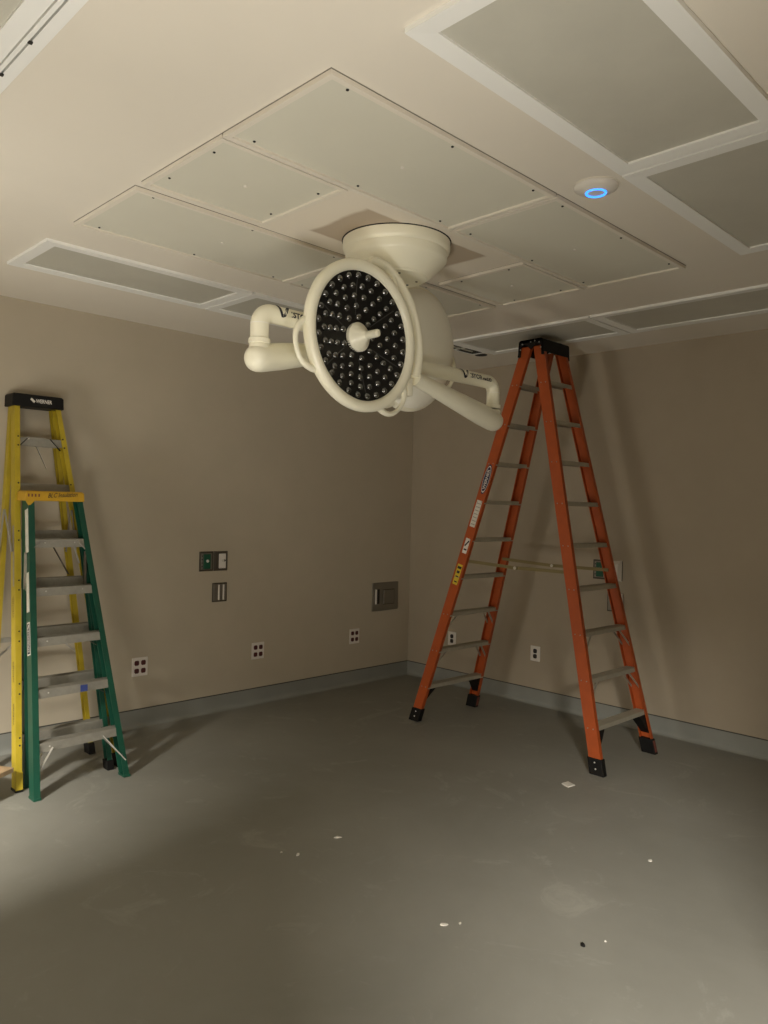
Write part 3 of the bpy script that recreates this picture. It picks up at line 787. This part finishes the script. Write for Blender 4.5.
# ------------------------------------------------------------------ wall fittings (built facing -Y at the origin, then placed)
def place(o, loc, wall):
    o.location = loc
    if wall == 'right': o.rotation_euler = (0, 0, PI/2*-1)
def rect_plate(mb, w_, h, d, bev=.004): return mb.box(-w_/2, w_/2, -d, 0, -h/2, h/2, bev)
def oct_(mb, x, z, r, y0, y1):
    pts = [(r*.62, r), (-r*.62, r), (-r, r*.55), (-r, -r*.55), (-r*.62, -r), (r*.62, -r), (r, -r*.55), (r, r*.55)]
    mb.loft([[(x+a, y0, z+b) for a, b in pts], [(x+a, y1, z+b) for a, b in pts]])
def quad_outlet(loc, wall, label, group):
    t = thing('power_outlet', (0, 0, 0), label, 'power outlet', group)
    rect_plate(MB(), .128, .142, .007).build('cover_plate', M['white'], t, smooth=False)
    for x in (-.027, .027):
        for z in (-.030, .030):
            m = MB(); oct_(m, x, z, .0185, -.0095, -.006); r_ = m.build('receptacle', M['red'], t)
            m = MB()
            for dx in (-.006, .006): m.box(x+dx-.0014, x+dx+.0014, -.0099, -.0094, z-.001, z+.009)
            m.lathe([(.003, 0), (.003, .0006)], (x, -.0094, z-.008), (0, -1, 0), 8)
            m.build('slots', M['dark'], r_)
    place(t, loc, wall); return t
def duplex_outlet(loc, wall, label, group):
    t = thing('power_outlet', (0, 0, 0), label, 'power outlet', group)
    rect_plate(MB(), .100, .134, .007).build('cover_plate', M['white'], t)
    for z in (-.023, .023):
        m = MB(); oct_(m, 0, z, .0190, -.0095, -.006); r_ = m.build('receptacle', M['brown'], t)
        m = MB()
        for dx in (-.007, .007): m.box(dx-.0014, dx+.0014, -.0099, -.0094, z-.002, z+.008)
        m.build('slots', M['steeldark'], r_)
    place(t, loc, wall); return t
quad_outlet((-2.963, 0, .459), 'back', 'white four-socket outlet on the left wall, nearest the green ladder', 'four-socket outlets on the left wall')
quad_outlet((-1.880, 0, .456), 'back', 'white four-socket outlet, middle of the three on the left wall', 'four-socket outlets on the left wall')
quad_outlet((-.758, 0, .466), 'back', 'white four-socket outlet nearest the room corner, below the wide steel plate', 'four-socket outlets on the left wall')
duplex_outlet((0, -.593, .447), 'right', 'white two-socket outlet seen between the rails of the orange ladder, nearest the corner', 'two-socket outlets on the right wall')
duplex_outlet((0, -1.556, .449), 'right', 'white two-socket outlet on the right wall, between the orange ladder sections', 'two-socket outlets on the right wall')

def gas_plate(loc, wall, label, proud=False):
    t = thing('gas_outlet', (0, 0, 0), label, 'medical gas outlet', 'twin medical gas outlets')
    for x, m_, kind in ((-.067, M['green'], 0), (.067, M['white'], 1)):
        f = MB().box(x-.064, x+.064, -.010, 0, -.080, .080, .003)
        fr = f.build('frame', M['steeldark'], t)
        MB().box(x-.052, x+.052, -.0125, -.004, -.066, .066, .002).build('fascia', M['steel'] if kind == 0 else M['steeldark'], fr)
        w_ = .032
        md = MB().box(x-w_ + (.0 if kind == 0 else .010), x+w_ + (.0 if kind == 0 else .010), -.022, -.010, -.060, .060, .004).build('gas_module', m_, t)
        cxx = x + (.0 if kind == 0 else .010)
        MB().lathe([(.012, 0), (.012, .006), (.008, .008)], (cxx, -.022, .004), (0, -1, 0), 16).build('port', M['white'] if kind == 0 else M['bright'], md, smooth=True)
        if kind == 1: MB().lathe([(.009, 0), (.009, .002)], (cxx+.018, -.022, .004), (0, -1, 0), 14).build('port_hole', M['dark'], md)
        if kind == 0:
            mm = MB()
            for k in (-.040, -.012, .016, .044): mm.box(x-.047, x-.038, -.0135, -.0124, k-.004, k+.004)
            mm.build('print', M['ink'], fr)
        if proud and kind == 1:     # white box with splayed sides standing off the wall
            q = MB(); q.loft([[(x-.060, -.012, -.075), (x+.062, -.012, -.085), (x+.062, -.012, .085), (x-.060, -.012, .075)], [(x-.050, -.050, -.052), (x+.044, -.050, -.056), (x+.044, -.050, .056), (x-.050, -.050, .052)]])
            q.build('guard_box', M['white'], t)
    place(t, loc, wall); return t
gas_plate((-2.341, 0, 1.240), 'back', 'steel medical gas outlet with green and white modules on the left wall')
gas_plate((0, -2.238, 1.243), 'right', 'medical gas outlet with green module and white box on right wall behind orange rail', True)

def slide_plate(loc, wall, label, white=False):
    t = thing('wall_slide_plate', (0, 0, 0), label, 'wall plate', 'slide bracket plates under the gas outlets')
    f = MB().box(-.069, .069, -.010, 0, -.078, .078, .003).build('frame', M['steeldark'], t)
    MB().box(-.060, .060, -.013, -.004, -.068, .068, .002).build('fascia', M['steel'], t)
    for x in (-.012, .032):
        MB().box(x-.0065, x+.0065, -.020, -.012, -.062, .062, .002).build('slide', M['white'], t)
    if white: MB().box(.018, .076, -.034, -.012, -.078, .078, .003).build('slide_cover', M['white'], t)
    place(t, loc, wall); return t
slide_plate((-2.278, 0, .983), 'back', 'small steel plate with two vertical white slides below the left wall gas outlet')
slide_plate((0, -2.312, .985), 'right', 'small steel plate with white strip on right wall behind the orange ladder rail', True)

t = thing('wall_box', (-.355, 0, .824), 'wide stainless steel plate with slot and square cover on the left wall near the corner', 'wall plate')
MB().box(-.536, -.174, -.012, 0, .685, .965, .004).build('cover_plate', M['steel'], t)
r_ = MB().box(-.505, -.440, -.0155, -.011, .755, .900, .002).build('slot', M['dark'], t)
MB().box(-.503, -.484, -.024, -.012, .755, .900, .002).build('slot_lip', M['white'], r_)
r_ = MB().box(-.385, -.240, -.020, -.011, .752, .888, .004).build('square_cover', M['steel'], t)
f = MB()
for a, b, c_, d_ in ((-.392, -.233, .745, .752), (-.392, -.233, .888, .895), (-.392, -.385, .752, .888), (-.240, -.233, .752, .888)): f.box(a, b, -.014, -.011, c_, d_)
f.build('cover_gap', M['steeldark'], r_)

# ------------------------------------------------------------------ things on the floor
t = thing('wooden_dolly', (-4.45, -.70, 0), 'low wooden dolly at the left picture edge beside the yellow ladder foot', 'dolly')
u = unit((.105, .062, 0)); v = V3((-u.y, u.x, 0)); tip = V3((-4.135, -.800, .150))
cen = tip - u*.33 + v*.0
deck = MB().obox(cen + v*.18, u, v, (0, 0, 1), .33, .18, .014, .003).build('deck', M['wood'], t)
for a_ in (-.26, .20):
    for b_ in (.05, .31):
        p = cen + u*a_ + v*b_
        cs = MB().obox((p.x, p.y, .126), u, v, (0, 0, 1), .03, .025, .0095).obox((p.x-.0, p.y, .080), u, v, (0, 0, 1), .004, .020, .045).build('caster', M['steeldark'], t)
        MB().lathe([(.042, -.011), (.046, -.008), (.046, .008), (.042, .011)], (p.x, p.y, .046), v, 20).build('wheel', M['black'], cs)

def scrap(name, loc, pts, h, m, label, cat, group=None):
    mb = MB(); x, y = loc
    jig = [random.uniform(.4, 1.0)*h for _ in pts]
    mb.loft([[(x+a, y+b, .0) for a, b in pts], [(x+a*.9, y+b*.9, j) for (a, b), j in zip(pts, jig)]])
    return tag(mb.build(name, m, None, (x, y, 0)), label, cat, group)
def blob(r, n=6, el=1.0, rot=0.0):
    out = []
    for k in range(n):
        a = 2*PI*k/n; rr = r*random.uniform(.7, 1.15)
        x, y = rr*math.cos(a)*el, rr*math.sin(a); out.append((x*math.cos(rot)-y*math.sin(rot), x*math.sin(rot)+y*math.cos(rot)))
    return out
scrap('paper_scrap', (-1.524, -2.833), [(-.035, -.03), (.03, -.040), (.045, .02), (-.01, .035)], .012, M['paint'], 'white paper scrap on the floor in front of the near orange foot', 'paper scrap')
CH = [((-3.375, -2.468), .013, 2.0, .6, 'small white plaster chip on the mid floor, left one of a pair'),
      ((-3.100, -2.452), .014, 2.2, -.7, 'small white plaster sliver on the mid floor, right one of a pair'),
      ((-3.318, -3.362), .016, 1.6, -.8, 'white plaster flake at the centre bottom of the floor, larger of two'),
      ((-3.262, -3.402), .008, 1.2, .2, 'tiny white plaster crumb just right of the flake at centre bottom'),
      ((-2.122, -3.672), .013, 1.0, .0, 'bright white plaster crumb on the floor at right below the orange ladder'),
      ((-3.420, -2.395), .007, 1.0, .0, 'tiny plaster speck just above the left chip on the mid floor'),
      ((-2.930, -3.878), .006, 1.0, .4, 'tiny pale speck right beside the black crumb on the floor')]
for loc, r, el, rot, lab in CH:
    scrap('plaster_chip', loc, blob(r*.75, 7, el, rot), .006, M['paint'], lab, 'plaster chip', 'plaster chips on the floor')
scrap('black_crumb', (-3.025, -3.834), blob(.011, 7), .012, M['black'], 'small black crumb on the grey floor at the bottom right', 'crumb')

# ------------------------------------------------------------------ lights: corridor lamps beyond the two doorways, plus added upward fills
def area(name, loc, target, sx, sy, power, col=(1, .93, .82)):
    ld = bpy.data.lights.new(name, 'AREA'); ld.shape = 'RECTANGLE'; ld.size = sx; ld.size_y = sy
    ld.energy = power; ld.color = col
    o = bpy.data.objects.new(name, ld); C.objects.link(o); o.location = loc
    o.rotation_euler = (V3(target) - V3(loc)).to_track_quat('-Z', 'Y').to_euler()
    return o
WARM = (1, .95, .86)
area('corridor_lamp', (XL-.90, -2.65, 2.70), (XL+2.0, -1.5, 0), .4, .4, 320, WARM)
area('hall_lamp', (-6.4, YF-.95, 2.65), (-3.4, -4.2, 0), .4, .4, 420, WARM)
area('ceiling_fill', (-5.88, -4.15, .35), (-5.3, -3.7, 2.4), .6, .6, 39, WARM)  # unseen uplight added to brighten the ceiling
area('corridor_fill', (XL-1.2, -2.1, .35), (XL+1.6, -1.0, 2.6), .9, .9, 50, WARM)  # added uplight in place of bounce off the corridor floor
area('hall_fill', (-5.3, YF-.9, .35), (-4.6, YF+1.6, 2.8), .7, .7, 55, WARM)  # added upward fill, as if bounced from the hall floor

wd = bpy.data.worlds.new('world'); bpy.context.scene.world = wd; wd.use_nodes = True
wd.node_tree.nodes['Background'].inputs['Color'].default_value = (1, .95, .88, 1)
wd.node_tree.nodes['Background'].inputs['Strength'].default_value = .3

# ------------------------------------------------------------------ camera
F, YAW, PIT, ROL = 761.35, .780770485, -.00695256191, .0248701304
P = V3((-5.72619793, -5.38143408, 1.71796789))
f = V3((math.sin(YAW)*math.cos(PIT), math.cos(YAW)*math.cos(PIT), math.sin(PIT)))
r = V3((math.cos(YAW), -math.sin(YAW), 0)); u = r.cross(f)
c, s = math.cos(ROL), math.sin(ROL)
r, u = r*c + u*s, u*c - r*s
cd = bpy.data.cameras.new('camera'); cam = bpy.data.objects.new('camera', cd); C.objects.link(cam)
cd.sensor_fit = 'VERTICAL'; cd.sensor_height = 24; cd.lens = F/1024*24; cd.clip_start = .05
cam.matrix_world = Matrix(((r.x, u.x, -f.x, P.x), (r.y, u.y, -f.y, P.y), (r.z, u.z, -f.z, P.z), (0, 0, 0, 1)))
sc = bpy.context.scene; sc.camera = cam
vs = sc.view_settings
vs.view_transform = 'Standard'; vs.look = 'None'; vs.exposure = 0.0; vs.gamma = 1.0; vs.use_curve_mapping = False
sc.cycles.max_bounces = 10; sc.cycles.diffuse_bounces = 8
